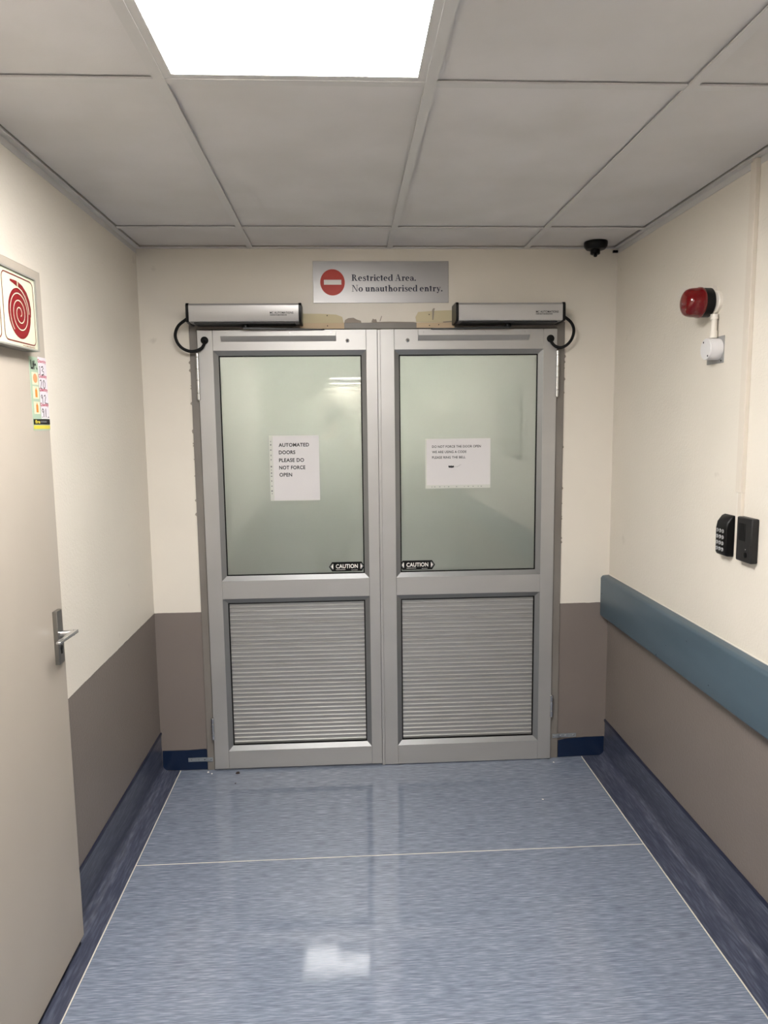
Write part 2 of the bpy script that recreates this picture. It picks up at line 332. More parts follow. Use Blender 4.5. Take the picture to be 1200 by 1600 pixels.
# broken plaster edge along the header
pl = wallB(0)
def chip(pts, h=.006): pl.prism(pts, -.001, h)
chip([(.004, 2.036), (.08, 2.036), (.077, 2.047), (.06, 2.052), (.045, 2.060), (.022, 2.058), (.008, 2.050)], .007)
chip([(.10, 2.036), (.33, 2.036), (.31, 2.041), (.20, 2.043), (.13, 2.041)], .004)
chip([(.124, 2.044), (.132, 2.040), (.148, 2.043), (.144, 2.054), (.136, 2.052), (.13, 2.056)], .006)
chip([(.160, 2.046), (.163, 2.045), (.171, 2.067), (.168, 2.068)], .003)
chip([(.393, 2.05), (.397, 2.05), (.401, 2.092), (.405, 2.098), (.397, 2.10), (.392, 2.092)], .004)
chip([(.44, 2.038), (.485, 2.042), (.485, 2.046), (.44, 2.042)], .004)
pl.build('broken_plaster', PLASTER, wb)
hl = wallB(0)
for x, z in ((-.070, 2.070), (.379, 2.073)): hl.disc(x, z, .0025, .0025, .002, 10)
for x, z in ((-.069, 2.025), (.379, 2.025), (.42, 2.028)): hl.disc(x, z, .0025, .0025, .0105, 10)
hl.build('screw_hole', INK, wb, flat=True)
for y in (-.4,):
    ck = wallB(0)
    # flaked paint along the frame edges
    for k in range(26):
        z = random.uniform(1.0, 1.95); x = -.671 if k % 2 else .988; d = random.uniform(.003, .009); s = -1 if k % 2 else 1
        ck.prism([(x, z - d), (x + s * d * .9, z - d * .2), (x + s * d * .5, z + d * .7), (x, z + d)][::s], 0, .0015)
    ck.build('flaked_paint', PLASTER, wb)

# ------------------------------------------------------------------ aluminium double doors
YF = -.022                                           # face of stiles and rails
def bars(vals): pass
def leaf(name, label, x0, x1, gx0, gx1, z0, hinge):
    t = thing(name, ((x0 + x1) / 2, YF, z0), label, None, None, 'structure')
    f = lambda: wallB(YF)
    sl0, sl1 = x0, gx0; zt = 2.008
    zg0, zg1, zp0, zp1 = .900, 1.920, .096, .817
    f().box(x0, z0, -.04, gx0, zt, 0).build('stile', ALU, t, bevel=.001)
    f().box(gx1, z0, -.04, x1, zt, 0).build('stile', ALU, t, bevel=.001)
    for a, b in ((z0, zp0), (zp1, zg0), (zg1, zt)): f().box(gx0 + .0006, a, -.04, gx1 - .0006, b, -.0004).build('rail', ALU, t, bevel=.0008)
    for nm, z_0, z_1 in (('glazing_bead', zg0, zg1), ('panel_bead', zp0, zp1)):
        o = (gx0, z_0, gx1, z_1); i = (gx0 + .021, z_0 + .021, gx1 - .021, z_1 - .021); k = (gx0 + .026, z_0 + .026, gx1 - .026, z_1 - .026)
        f().frame(o, i, .0006, -.012).frame(i, i, -.012, -.02).build(nm, ALU_DK, t, flat=False)
        f().frame(i, k, -.0125, -.0125).frame(k, k, -.0125, -.02).build('rubber_gasket', RUBBER, t)
    f().box(gx0 + .020, zg0 + .020, -.022, gx1 - .020, zg1 - .020, -.0165).build('glass_pane', GLASS, t)
    # ribbed infill: interlocking extruded boards, five ribs each
    g = wallB(YF); za_, zb_ = zp0 + .020, zp1 - .020; n = 35; pitch = (zb_ - za_) / n; pr = []
    for k in range(n):
        z = za_ + k * pitch; d = 0
        if k % 5 == 0: pr += [(z, -.026), (z + pitch * .08, -.026), (z + pitch * .08, -.0225)]
        else: pr += [(z, -.0225)]
        pr += [(z + pitch * .56, -.0225), (z + pitch * .66, -.0182), (z + pitch * .76, -.0182), (z + pitch * .97, -.0225)]
    pr.append((zb_, -.0225)); a = [g.p(gx0 + .020, z, c) for z, c in pr]; b = [g.p(gx1 - .020, z, c) for z, c in pr]
    for k in range(len(pr) - 1): g.F.append([a[k], b[k], b[k + 1], a[k + 1]])
    g.build('ribbed_panel', RIB, t, flat=True)
    # hinges: knuckled barrels
    hx = x0 if hinge < 0 else x1
    for zc0, zc1, seg in ((1.708, 1.912, [0, .15, .42, .66, .90, 1.0]), (.155 if hinge < 0 else .213, .262 if hinge < 0 else .320, [0, .28, .72, 1.0])):
        hg = G((hx + hinge * .001, YF - .006, 0), (1, 0, 0), (0, 1, 0))
        L = zc1 - zc0
        for q0, q1 in zip(seg, seg[1:]):
            r = .0075; hg.lathe(0, 0, [(r * .8, zc0 + L * q0 + .0012), (r, zc0 + L * q0 + .0025), (r, zc0 + L * q1 - .0015), (r * .8, zc0 + L * q1 - .0003)], 16)
        hg.lathe(0, 0, [(.0045, zc0), (.0045, zc1)], 12)
        hg.build('hinge', CHROME, t)
    return t
d1 = leaf('door_1', 'left leaf of the grey aluminium double doors with frosted glass', -.633, .1465, -.567, .0985, .010, -1)
d2 = leaf('door_2', 'right leaf of the grey aluminium double doors with frosted glass', .160, .9475, .2215, .886, .004, 1)
wallB(YF).box(.1475, .003, -.002, .1598, 2.006, .003).build('meeting_strip', ALU, d2, bevel=.001)
G((0, YF, 0), (1, 0, 0), (0, 0, 1)).box(.1478, .01, -.04, .1592, 2.0, -.006).build('meeting_seal', RUBBER, d2)
# closer tracks and bolts on the top rails
def track(d, a0, a1):
    g = wallB(YF); a = .0
    pr = [(1.958, 0), (1.959, .006), (1.979, .026), (2.002, .026), (2.002, 0)]
    lo = [g.p(a0, z, c) for z, c in pr]; hi = [g.p(a1, z, c) for z, c in pr]; n = len(pr)
    g.F += [lo[::-1], hi] + [[lo[k], lo[(k + 1) % n], hi[(k + 1) % n], hi[k]] for k in range(n)]
    g.build('guide_track', ALU, d, flat=True)
    g = wallB(YF)
    for x in [a0 + .022, a1 - .022] + [a0 + (a1 - a0) * q for q in (.4, .6)]: g.lathe(x, 1.992, [(.002, .026), (.0016, .0266)], 10)
    g.build('track_screw', CHROME, d)
track(d1, -.529, -.033); track(d2, .326, .818)
for d, x in ((d1, .017), (d2, .281)):
    wallB(YF).lathe(x, 1.960, [(.0085, 0), (.0085, .001), (.006, .0035), (.003, .0045)], 20).build('rail_bolt', CHROME, d)
    wallB(YF).lathe(x, 1.960, [(.0035, .0046), (.003, .005)], 12).build('bolt_centre', DKGREY, d)
for d, x in ((d1, -.601), (d2, .917)): wallB(YF).lathe(x, 1.964, [(.0165, 0), (.0165, .004), (.013, .007), (.008, .008)], 24).build('cable_grommet', RUBBER, d)

# ------------------------------------------------------------------ door operators, arms, cables
def bars_text(g, a0, a1, b0, b1, c, seed):
    """illegible small print"""
    r = random.Random(seed); x = a0
    while x < a1 - .002:
        w_ = min(r.uniform(.0012, .0035), a1 - x); g.poly([(x, b0 + r.uniform(0, .0006)), (x + w_, b0 + r.uniform(0, .0006)), (x + w_, b1), (x, b1)], c); x += w_ + r.uniform(.0006, .0014)
def operator(a0, a1, label, arm, tx, seed):
    t = thing('door_operator', ((a0 + a1) / 2, -.03, 2.03), label, 'door operator', 'automatic door operators above the doors')
    y0, z0, z1 = -.012, 2.0265, 2.105
    g = G((0, 0, 0), (0, 1, 0), (0, 0, 1))
    sec = [(y0, z0 + .002), (-.10, z0), (-.128, z0 + .003), (-.131, z0 + .008), (-.130, z1 - .010), (-.124, z1 - .002), (-.11, z1), (y0, z1)]
    g = G((0, 0, 0), (0, -1, 0), (0, 0, 1))           # n = -X
    sec2 = [(-y, z) for y, z in sec]
    g.prism(sec2, -a1 + .012, -a0 - .012); g.build('cover', OPCOVER, t)
    s3 = [(-y0, z0 - .002), (.10, z0 - .003), (.131, z0 + .001), (.1345, z0 + .008), (.1335, z1 - .010), (.126, z1), (.11, z1 + .0015), (-y0, z1 + .0015)]
    for q0, q1 in ((a0, a0 + .0118), (a1 - .0118, a1)):
        G((0, 0, 0), (0, -1, 0), (0, 0, 1)).prism(s3, -q1, -q0).build('end_cap', BLACK, t, bevel=.0015)
    G().box(a0 + .03, -.115, z0 - .004, a1 - .03, -.02, z0 + .001).build('underside_plate', DKGREY, t)
    # drive arm reaching down to the track on the leaf
    (p0, p1) = arm; s = 1 if p1 > p0 else -1
    ag = G().tube([(p0, -.074, 2.0265), (p0, -.074, 2.010)], .013, 20); ag.tube([(p0, -.074, 2.0135), (p0, -.074, 2.0105)], .017, 20)
    g = G((p0, -.074, 0), (1, 0, 0), (0, 1, 0)); dx = p1 - p0; dy = .037
    d = math.hypot(dx, dy); nx, ny = -dy / d * .011, dx / d * .011
    for z_0, z_1 in ((2.004, 2.0105),):
        i = [ag.V.append(Vector((p0 + q * dx + e * nx, -.074 + q * dy + e * ny, zz - q * .003))) or len(ag.V) - 1 for zz in (z_0, z_1) for q, e in ((-.03, -1), (1, -1), (1, 1), (-.03, 1))]
        for f in ((0, 3, 2, 1), (4, 5, 6, 7), (0, 1, 5, 4), (1, 2, 6, 5), (2, 3, 7, 6), (3, 0, 4, 7)): ag.F.append([i[k] for k in f])
    ag.tube([(p1, -.038, 2.009), (p1, -.038, 2.0025)], .006, 14)
    ag.build('drive_arm', BLACK, t)
    lt = wallB(-.131); lt.text('MC AUTOMATIONS', tx, 2.0595, tx + .098, 2.0685, .0006, .02); bars_text(lt, tx, tx + .072, 2.0525, 2.0565, .0006, seed)
    lt.build('lettering', INK, t, flat=True)
    return t
operator(-.654, -.1745, 'silver automatic door operator above the left door leaf', (-.416, -.088), -.306, 3)
operator(.478, .9495, 'silver automatic door operator above the right door leaf', (.713, .388), .8215, 5)
def cable(pts, label):
    P = [Vector(q) for q in pts]; out = []
    for k in range(len(P) - 1):
        p0, p1, p2, p3 = P[max(k - 1, 0)], P[k], P[k + 1], P[min(k + 2, len(P) - 1)]
        for j in range(8):
            t = j / 8; out.append(.5 * ((2 * p1) + (p2 - p0) * t + (2 * p0 - 5 * p1 + 4 * p2 - p3) * t * t + (3 * p1 - p0 - 3 * p2 + p3) * t ** 3))
    out.append(P[-1]); return tag(G().tube(out, .0065, 14).build('door_cable', RUBBER, None, P[-1]), label, 'cable', 'black loop cables beside the door operators')
cable([(-.6615, -.07, 2.049), (-.668, -.07, 2.045), (-.700, -.068, 2.020), (-.715, -.065, 1.985), (-.708, -.06, 1.95), (-.685, -.055, 1.925), (-.65, -.05, 1.915), (-.615, -.042, 1.927), (-.600, -.032, 1.950), (-.5995, -.027, 1.962)], 'black cable looping from the left operator to the left door leaf')
cable([(.951, -.07, 2.053), (.968, -.07, 2.048), (.995, -.068, 2.026), (1.008, -.065, 1.996), (1.002, -.06, 1.96), (.983, -.055, 1.934), (.957, -.05, 1.922), (.932, -.042, 1.930), (.918, -.032, 1.950), (.9165, -.027, 1.961)], 'black cable looping from the right operator to the right door leaf')

# ------------------------------------------------------------------ restricted area sign (serif lettering drawn glyph by glyph)
class Serif:
    S, T = .195, .075
    def __init__(s, g, c): s.g, s.c = g, c
    def put(s, ch, ox, oz, k):
        g = s.g; c = s.c; S, T = s.S, s.T; X = lambda v: ox + v * k; Z = lambda v: oz + v * k
        R = lambda a, b, a1, b1: g.poly([(X(a), Z(b)), (X(a1), Z(b)), (X(a1), Z(b1)), (X(a), Z(b1))], c)
        P = lambda pts: g.poly([(X(a), Z(b)) for a, b in pts], c)
        O = lambda cx, cy, rx, ry, a0, a1, wx=S, wy=T: g.ring(X(cx), Z(cy), rx * k, ry * k, a0, a1, wx * k, wy * k, c, 20)
        D = lambda cx, cy, r: g.disc(X(cx), Z(cy), r * k, r * k, c, 16)
        K = lambda pts, w: g.stroke([(X(a), Z(b)) for a, b in pts], (lambda t: w(t) * k), c)
        stem = lambda a, h, foot=True, head=True: (R(a, 0, a + S, h), foot and R(a - .09, 0, a + S + .09, .05), head and P([(a - .10, h - .07), (a, h - .09), (a, h), (a - .02, h)]))
        x = .66
        if ch == 'R':
            R(.12, 0, .12 + S, 1); R(.02, 0, .39, .05); R(.02, .95, .3, 1); O(.28, .735, .36, .265, -90, 90, .17, .055); R(.27, .95, .3, 1); P([(.36, .5), (.54, .5), (.80, 0), (.60, 0)]); R(.60, 0, .90, .05); return .93
        if ch == 'N':
            R(.14, 0, .20, 1); R(.02, 0, .32, .05); R(.02, .95, .25, 1); R(.76, 0, .82, 1); R(.66, .95, .94, 1); P([(.13, 1), (.30, 1), (.82, .0), (.72, 0)]); return .97
        if ch == 'A':
            P([(.10, 0), (.16, 0), (.43, 1), (.38, 1)]); P([(.36, 1), (.50, 1), (.80, 0), (.60, 0)]); R(.22, .30, .64, .36); R(0, 0, .28, .05); R(.52, 0, .90, .05); return .92
        if ch == 'e': O(.31, .33, .29, .345, 0, 312); R(.12, .335, .60, .385); return .65
        if ch == 's': K([(.44, .50), (.38, .60), (.27, .635), (.16, .60), (.125, .50), (.19, .41), (.30, .35), (.41, .27), (.44, .17), (.38, .06), (.25, .02), (.12, .05), (.06, .17)], lambda t: .06 + .11 * math.exp(-((t - .5) / .28) ** 2)); R(.40, .46, .46, .64); R(.05, .02, .11, .20); return .54
        if ch == 't': R(.12, .14, .12 + S, .84); R(.02, x - .05, .43, x); P([(.02, x - .04), (.12, x - .04), (.2, .86), (.12, .84)]); O(.29, .15, .17, .165, 180, 300, S, .06); return .46
        if ch == 'r': stem(.12, x); O(.40, .44, .15, .21, 60, 180, .06, .07); D(.46, .55, .095); return .55
        if ch == 'i': stem(.12, x); D(.2, .88, .105); return .40
        if ch == 'c': O(.31, .33, .29, .345, 45, 312); D(.46, .52, .10); return .58
        if ch == 'd': O(.31, .33, .29, .345, 60, 300); R(.46, 0, .46 + S, 1); P([(.36, .93), (.46, .91), (.46, 1)]); R(.6, 0, .72, .05); return .74
        if ch == 'a': O(.24, .19, .20, .20, 40, 320, .15, .05); R(.36, .04, .36 + S, .46); O(.30, .46, .225, .205, 0, 150, .16, .05); D(.16, .53, .085); R(.48, 0, .62, .05); return .62
        if ch == 'o': O(.33, .33, .31, .345, 0, 360); return .68
        if ch == 'n': stem(.12, x); stem(.46, .44, True, False); O(.42, .42, .205, .24, 0, 160, S, .09); return .74
        if ch == 'u': R(.10, .18, .10 + S, x); P([(0, x - .05), (.1, x - .05), (.1, x), (0, x)]); O(.28, .20, .18, .215, 180, 340, S, .08); R(.44, 0, .44 + S, x); P([(.34, x - .05), (.44, x - .05), (.44, x), (.34, x)]); R(.58, 0, .70, .05); return .73
        if ch == 'h': stem(.12, 1); stem(.46, .44, True, False); O(.42, .42, .205, .24, 0, 160, S, .09); return .74
        if ch == 'y': P([(.08, x), (.26, x), (.44, .06), (.32, 0)]); P([(.54, x), (.60, x), (.34, -.14), (.27, -.10)]); R(0, x - .05, .32, x); R(.44, x - .05, .68, x); D(.19, -.17, .09); P([(.2, -.25), (.3, -.2), (.36, -.08), (.28, -.12)]); return .66
        if ch == '.': D(.15, .09, .105); return .30
        return .28
    def line(s, text, a0, a1, z, capz):
        """lays out one line so that it spans a0..a1 with cap height capz"""
        tmp = G(); t = Serif(tmp, 0); adv = sum(t.put(ch, 0, 0, 1) for ch in text); k = capz
        start = len(s.g.V); x = 0
        for ch in text: x += s.put(ch, x, 0, 1)
        for v in s.g.V[start:]:
            d = v - s.g.O; a, b, cc = d.dot(s.g.u), d.dot(s.g.v), d.dot(s.g.n)
            v[:] = (s.g.O + s.g.u * (a0 + a / x * (a1 - a0)) + s.g.v * (z + b * capz) + s.g.n * cc)[:]
sg = thing('restricted_area_sign', (.168, 0, 2.124), 'brushed metal Restricted Area sign on the wall above the doors', 'sign')
wallB().box(-.128, 2.1235, 0, .4645, 2.300, .004).build('sign_plate', SIGNMET, sg, bevel=.0006)
g = wallB(); g.disc(-.0435, 2.2105, .0535, .0555, .0046, 48); g.build('no_entry_disc', REDP, sg, flat=True)
g = wallB(); g.poly([(-.081, 2.2005), (-.005, 2.2005), (-.005, 2.2215), (-.081, 2.2215)], .0052); g.build('no_entry_bar', WHITEP, sg, flat=True)
g = wallB(); sf = Serif(g, .005); sf.line('Restricted Area.', .039, .322, 2.2165, .0275); sf.line('No unauthorised entry.', .039, .439, 2.1715, .0275)
g.build('lettering', NAVYINK, sg, flat=True)

# ------------------------------------------------------------------ notices and caution stickers on the glass
YG = YF + .0165                                       # face of the glass
def notice(lines, px, sl, label, marks, pz, extra=None):
    (a0, b0, a1, b1) = sl; t = thing('paper_notice', ((a0 + a1) / 2, YG, b0), label, 'notice', 'notices taped to the frosted glass')
    wallB(YG).box(a0, b0, .0002, a1, b1, .0008).build('plastic_sleeve', SLEEVE, t)
    wallB(YG).box(*px[:2], .0009, *px[2:], .0013).build('paper_sheet', PAPER, t)
    for s, x0, z0, x1, z1 in lines: wallB(YG).text(s, x0, z0, x1, z1, .0017, .030 if z1 - z0 > .013 else .020).build('text_line', INK, t, flat=True)
    if extra: g = wallB(YG); extra(g); g.build('scribble', INK, t, flat=True)
    for a, b, w_, h_ in marks: wallB(YG).poly([(a - w_, b - h_), (a + w_, b - h_), (a + w_, b + h_), (a - w_, b + h_)], .0012).build('punch_hole', INKGREY, t, flat=True)
L1 = [('AUTOMATED', -.297, 1.5005, -.162, 1.5170), ('DOORS', -.297, 1.4675, -.224, 1.4845), ('PLEASE DO', -.297, 1.4325, -.186, 1.4495), ('NOT FORCE', -.297, 1.3995, -.181, 1.4165), ('OPEN', -.297, 1.3675, -.2405, 1.3845)]
mk = [(-.332, z, .0018 + .0008 * (k % 3), .0022 + .0012 * (k % 2)) for k, z in enumerate((1.524, 1.510, 1.487, 1.463, 1.444, 1.413, 1.398, 1.384, 1.370, 1.349, 1.326, 1.304, 1.292))]
notice(L1, (-.3225, 1.261, -.1185, 1.549), (-.339, 1.259, -.118, 1.551), 'AUTOMATED DOORS paper notice on the left frosted pane', mk, 0)
def scribble(g):
    r = random.Random(2)
    for k in range(1): g.poly([(.464, 1.397), (.487, 1.397), (.489, 1.405), (.465, 1.405)], .0016)
    for k in range(7): g.stroke([(.463 + .0035 * j, 1.396 + r.uniform(0, .010)) for j in range(8)], .0014, .0017)
    g.stroke([(.488, 1.399), (.497, 1.402), (.503, 1.400), (.508, 1.4045), (.512, 1.4035), (.515, 1.409), (.521, 1.4095)], .0009, .0017)
L2 = [('DO NOT FORCE THE DOOR OPEN', .389, 1.4865, .6105, 1.4975), ('WE ARE USING A CODE', .389, 1.4625, .5445, 1.4735), ('PLEASE RING THE BELL', .389, 1.438, .5410, 1.449)]
mk = [(.36 + a, 1.3105, .0028 if k % 3 else .0018, .0014) for k, a in enumerate((.028, .041, .064, .085, .104, .140, .176, .194, .216, .239, .253))]
notice(L2, (.3645, 1.3185, .6535, 1.5265), (.3585, 1.3035, .6545, 1.528), 'DO NOT FORCE THE DOOR OPEN paper notice on the right frosted pane', mk, 0, scribble)
def caution(cx, label, seed):
    t = thing('caution_sticker', (cx, YG, .93), label, 'sticker', 'caution stickers on the glass'); z = .9525; w_, h_ = .0815, .0215
    wallB(YG).prism([(cx - w_, z), (cx - w_ + .014, z - h_), (cx + w_ - .014, z - h_), (cx + w_, z), (cx + w_ - .014, z + h_), (cx - w_ + .014, z + h_)], .0002, .0008).build('sticker_backing', BLACK, t)
    g = wallB(YG).text('CAUTION', cx - .050, z - .008, cx + .050, z + .0115, .0012, .024)
    g.poly([(cx - .062, z - .012), (cx - .062, z + .014), (cx - .071, z + .001)], .0012); g.poly([(cx + .062, z - .012), (cx + .071, z + .001), (cx + .062, z + .014)], .0012)
    bars_text(g, cx - .050, cx - .006, z - .0155, z - .0130, .0012, seed); bars_text(g, cx + .02, cx + .048, z - .0175, z - .0155, .0012, seed + 1)
    g.build('lettering', WHITEP, t, flat=True)
    g = wallB(YG); g.poly([(cx - .071, z + .001), (cx - .062, z + .014), (cx - .066, z + .014), (cx - .077, z + .001), (cx - .066, z - .012), (cx - .062, z - .012)], .0011); g.build('chevron', INKGREY, t, flat=True)
    g = wallB(YG); g.poly([(cx + .071, z + .001), (cx + .062, z - .012), (cx + .066, z - .012), (cx + .077, z + .001), (cx + .066, z + .014), (cx + .062, z + .014)], .0011); g.build('chevron', INKGREY, t, flat=True)
caution(-.0035, 'black CAUTION sticker low on the left frosted pane', 11); caution(.3195, 'black CAUTION sticker low on the right frosted pane', 21)

# ------------------------------------------------------------------ galvanised fixing straps by the frame feet
def strap(a0, a1, z, bend, label):
    t = thing('fixing_strap', ((a0 + a1) / 2, 0, z), label, 'bracket', 'galvanised straps holding the frame')
    g = wallB(0); s = 1 if a1 > a0 else -1
    pr = [(a0, .0075), (a0 + s * .078, .0075), (a0 + s * .088, .0105), (a1, .0105)]
    for (x0, c0), (x1, c1) in zip(pr, pr[1:]):
        i = [g.p(x, zz, c + e) for e in (0, .0016) for x, c in ((x0, c0), (x1, c1)) for zz in (z - .0095, z + .0095)]
        for f in ((0, 1, 3, 2), (4, 6, 7, 5), (0, 2, 6, 4), (1, 5, 7, 3), (0, 4, 5, 1), (2, 3, 7, 6)): g.F.append([i[k] for k in f])
    g.build('strap_plate', ZINC, t)
    for q, e in ((.12, .009), (.44, .009), (.66, .009), (.93, .012)):
        wallB(0).lathe(a0 + (a1 - a0) * q, z, [(.0042, e), (.0036, e + .0016), (.0015, e + .0022)], 12).build('screw', CHROME, t)
strap(-.757, -.643, .0535, 0, 'galvanised strap screwed over the blue skirting left of the doors'); strap(1.076, .960, .1105, 0, 'galvanised strap screwed just above the blue skirting right of the doors')

# ------------------------------------------------------------------ beige door on the left wall, with handle
XD = -.840
d3 = thing('door_3', (XD, -1.55, .03), 'beige painted flush door lying against the left wall', None, None, 'structure')
wallL(XD).box(-2.045, .030, -.0385, LE, 2.024, 0).build('door_leaf', DOORP, d3, bevel=.002)
hd = wallL(XD); hd.box(-1.203, .922, 0, -1.166, 1.078, .013); ho = hd.build('handle_plate', mat('satin_plate', (140, 138, 134), .3, metal=.9), d3, bevel=.0015)
lv = G().tube([(XD + .012, -1.188, 1.010), (XD + .052, -1.184, 1.011)], .0085, 16)
i = [lv.V.append(Vector(q)) or len(lv.V) - 1 for q in ((-.797, -1.174, 1.0185), (-.780, -1.174, 1.0185), (-.786, -1.292, 1.0165), (-.799, -1.292, 1.0165), (-.797, -1.174, 1.0085), (-.780, -1.174, 1.0085), (-.786, -1.292, 1.0085), (-.799, -1.292, 1.0085))]
for f in ((0, 3, 2, 1), (4, 5, 6, 7), (0, 1, 5, 4), (1, 2, 6, 5), (2, 3, 7, 6), (3, 0, 4, 7)): lv.F.append([i[k] for k in f])
lv.build('lever', CHROME, d3, bevel=.002)
g = wallL(XD); g.lathe(-1.185, .968, [(.0075, .013), (.0075, .0145)], 16).box(-1.189, .951, .013, -1.181, .966, .0143); g.build('keyhole', BLACK, d3)

# ------------------------------------------------------------------ fire hose sign on the beige door
hs = thing('fire_hose_sign', (XD, -1.45, 1.80), 'framed fire hose symbol sign mounted on the beige door', 'sign')
sy0, sy1, sz0, sz1, dp = -1.642, -1.246, 1.797, 1.985, .034
g = wallL(XD)
for b in ((sy0, sz0, sy1, sz0 + .004), (sy0, sz1 - .004, sy1, sz1), (sy0, sz0 + .004, sy0 + .004, sz1 - .004), (sy1 - .004, sz0 + .004, sy1, sz1 - .004)): g.box(b[0], b[1], 0, b[2], b[3], dp)
g.build('sign_frame', FRAMEG, hs)
g = wallL(XD).box(sy0 + .004, sz0 + .004, 0, sy1 - .004, sz1 - .004, dp - .004).build('sign_board', LUM, hs)
cz = dp - .0035
def rrect(g, a0, b0, a1, b1, r, w_, c):
    pts = []
    for cx, cy, t0 in ((a1 - r, b1 - r, 0), (a0 + r, b1 - r, 90), (a0 + r, b0 + r, 180), (a1 - r, b0 + r, 270)):
        pts += [(cx + r * math.cos(math.radians(t0 + 90 * k / 6)), cy + r * math.sin(math.radians(t0 + 90 * k / 6))) for k in range(7)]
    g.stroke(pts + pts[:1], w_, c)
g = wallL(XD); rrect(g, -1.432, 1.811, -1.259, 1.972, .016, .0032, cz); rrect(g, -1.626, 1.811, -1.450, 1.972, .016, .0032, cz); g.build('border_line', BROWNLN, hs, flat=True)
g = wallL(XD); hy, hz, hr = -1.345, 1.882, .062
g.disc(hy, hz, hr, hr, cz, 56)
arc = [(hy + (hr + .004) * math.cos(t) * (1 - .0 * t) , hz + (hr + .002) * math.sin(t)) for t in [math.radians(v) for v in range(0, 80, 8)]]
tail = [(hy + hr - .004, hz), (hy + hr - .001, hz + .02), (hy + hr - .006, hz + .037), (hy + hr - .018, hz + .053), (hy + .022, hz + .066), (hy - .002, hz + .072)]
g.stroke(tail, lambda t: .013, cz + .0002)
g.poly([(hy - .006, hz + .0655), (hy - .006, hz + .0785), (hy - .040, hz + .0775), (hy - .044, hz + .0765), (hy - .044, hz + .0725), (hy - .036, hz + .0715)], cz + .0002); g.build('hose_symbol', HOSERED, hs, flat=True)
g = wallL(XD); sp = []
for k in range(0, 130):
    t = k / 129; a = math.radians(60 - 1010 * t * 1.0); r = .007 + (.0555 - .007) * t
    sp.append((hy + r * math.cos(-a), hz + r * math.sin(-a)))
g.stroke(sp, .0026, cz + .0006)
gap = [(hy + (hr - .0085 + .006 * k / 12) * math.cos(math.radians(5 + 88 * k / 12)), hz + (hr - .0085 + .0095 * k / 12) * math.sin(math.radians(5 + 88 * k / 12))) for k in range(13)]
g.stroke(gap, .003, cz + .0006); g.poly([(hy - .004, hz + .064), (hy - .001, hz + .064), (hy - .001, hz + .080), (hy - .004, hz + .080)], cz + .0006)
g.build('spiral_line', LUM, hs, flat=True)
g = wallL(XD); bars_text(g, -1.34, -1.268, 1.8035, 1.8060, cz, 8); g.build('lettering', HOSERED, hs, flat=True)

# ------------------------------------------------------------------ extinguisher tally label on the beige door
el = thing('extinguisher_label', (XD, -1.185, 1.59), 'green and white extinguisher quantity label stuck below the hose sign', 'sticker')
y0, y1, z0, z1 = -1.240, -1.131, 1.590, 1.788
wallL(XD).box(y0, z0, 0, y1, z1, .0008).build('label_backing', STK_G, el)
ym = y0 + .050
q = lambda g, a0, b0, a1, b1, c: g.poly([(a0, b0), (a1, b0), (a1, b1), (a0, b1)], c)
g = wallL(XD); q(g, ym + .004, 1.622, y1, z1 + .003, .0012); g.build('tally_column', STK_W, el, flat=True)
g = wallL(XD); q(g, y0 + .001, 1.606, y1 + .0005, 1.621, .0013); g.build('black_band', BLACK, el, flat=True)
g = wallL(XD); q(g, y0 + .001, 1.594, y1 + .0005, 1.604, .0012); g.text('fire', y0 + .012, 1.609, y0 + .042, 1.6185, .0016, .03); g.build('yellow_band', STK_Y, el, flat=True)
g = wallL(XD); bars_text(g, y0 + .044, y1 - .022, 1.611, 1.6165, .0016, 13); g.build('grey_lettering', INKGREY, el, flat=True)
g = wallL(XD)
for zc in (1.731, 1.693, 1.652): q(g, y0 + .011, zc - .017, ym - .002, zc + .016, .0011)
g.build('picture_square', STK_C, el, flat=True)
g = wallL(XD); g.disc(y0 + .030, 1.731, .0135, .0125, .0014); g.build('reel_picture', STK_OR, el, flat=True)
for zc in (1.693, 1.652):
    g = wallL(XD); g.poly([(y0 + .024, zc - .013), (y0 + .038, zc - .013), (y0 + .038, zc + .006), (y0 + .033, zc + .010), (y0 + .033, zc + .013), (y0 + .029, zc + .013), (y0 + .029, zc + .010), (y0 + .024, zc + .006)], .0014); g.build('extinguisher_picture', STK_O, el, flat=True)
g = wallL(XD); g.text('Life.', y0 + .007, 1.754, y0 + .048, 1.779, .0014, .05)
hand = {'13': [[(0, .9), (.12, 1), (.1, 0)], [(.4, .9), (.7, 1), (.8, .8), (.5, .55), (.85, .4), (.8, .1), (.4, 0)]],
        '20': [[(.0, .85), (.2, 1), (.3, .8), (.05, .1), (.35, 0)], [(.6, .8), (.75, 1), (.95, .7), (.9, .2), (.7, 0), (.55, .3), (.6, .8)]],
        '92': [[(.3, .8), (.15, 1), (0, .8), (.15, .6), (.3, .8), (.28, 0)], [(.6, .85), (.8, 1), (.9, .75), (.65, .1), (1, .05)]],
        '91': [[(.35, .8), (.15, 1), (0, .75), (.18, .55), (.35, .8), (.3, 0)], [(.75, 1), (.72, 0)]]}
for s, zc in (('13', 1.753), ('20', 1.716), ('92', 1.675), ('91', 1.637)):
    for st in hand[s]: g.stroke([(ym + .010 + a * .034, zc - .011 + b * .024) for a, b in st], .0034, .0016)
for zc in (1.664, 1.6255): q(g, ym + .008, zc, ym + .012, zc + .002, .0016); q(g, y1 - .012, zc, y1 - .004, zc + .002, .0016)
g.build('black_writing', INK, el, flat=True)
for zc in (1.780, 1.739, 1.702, 1.661): wallL(XD).text('Quantity', ym + .002, zc - .007, y1 - .002, zc + .005, .0016, .03).build('red_lettering', STK_P, el, flat=True)

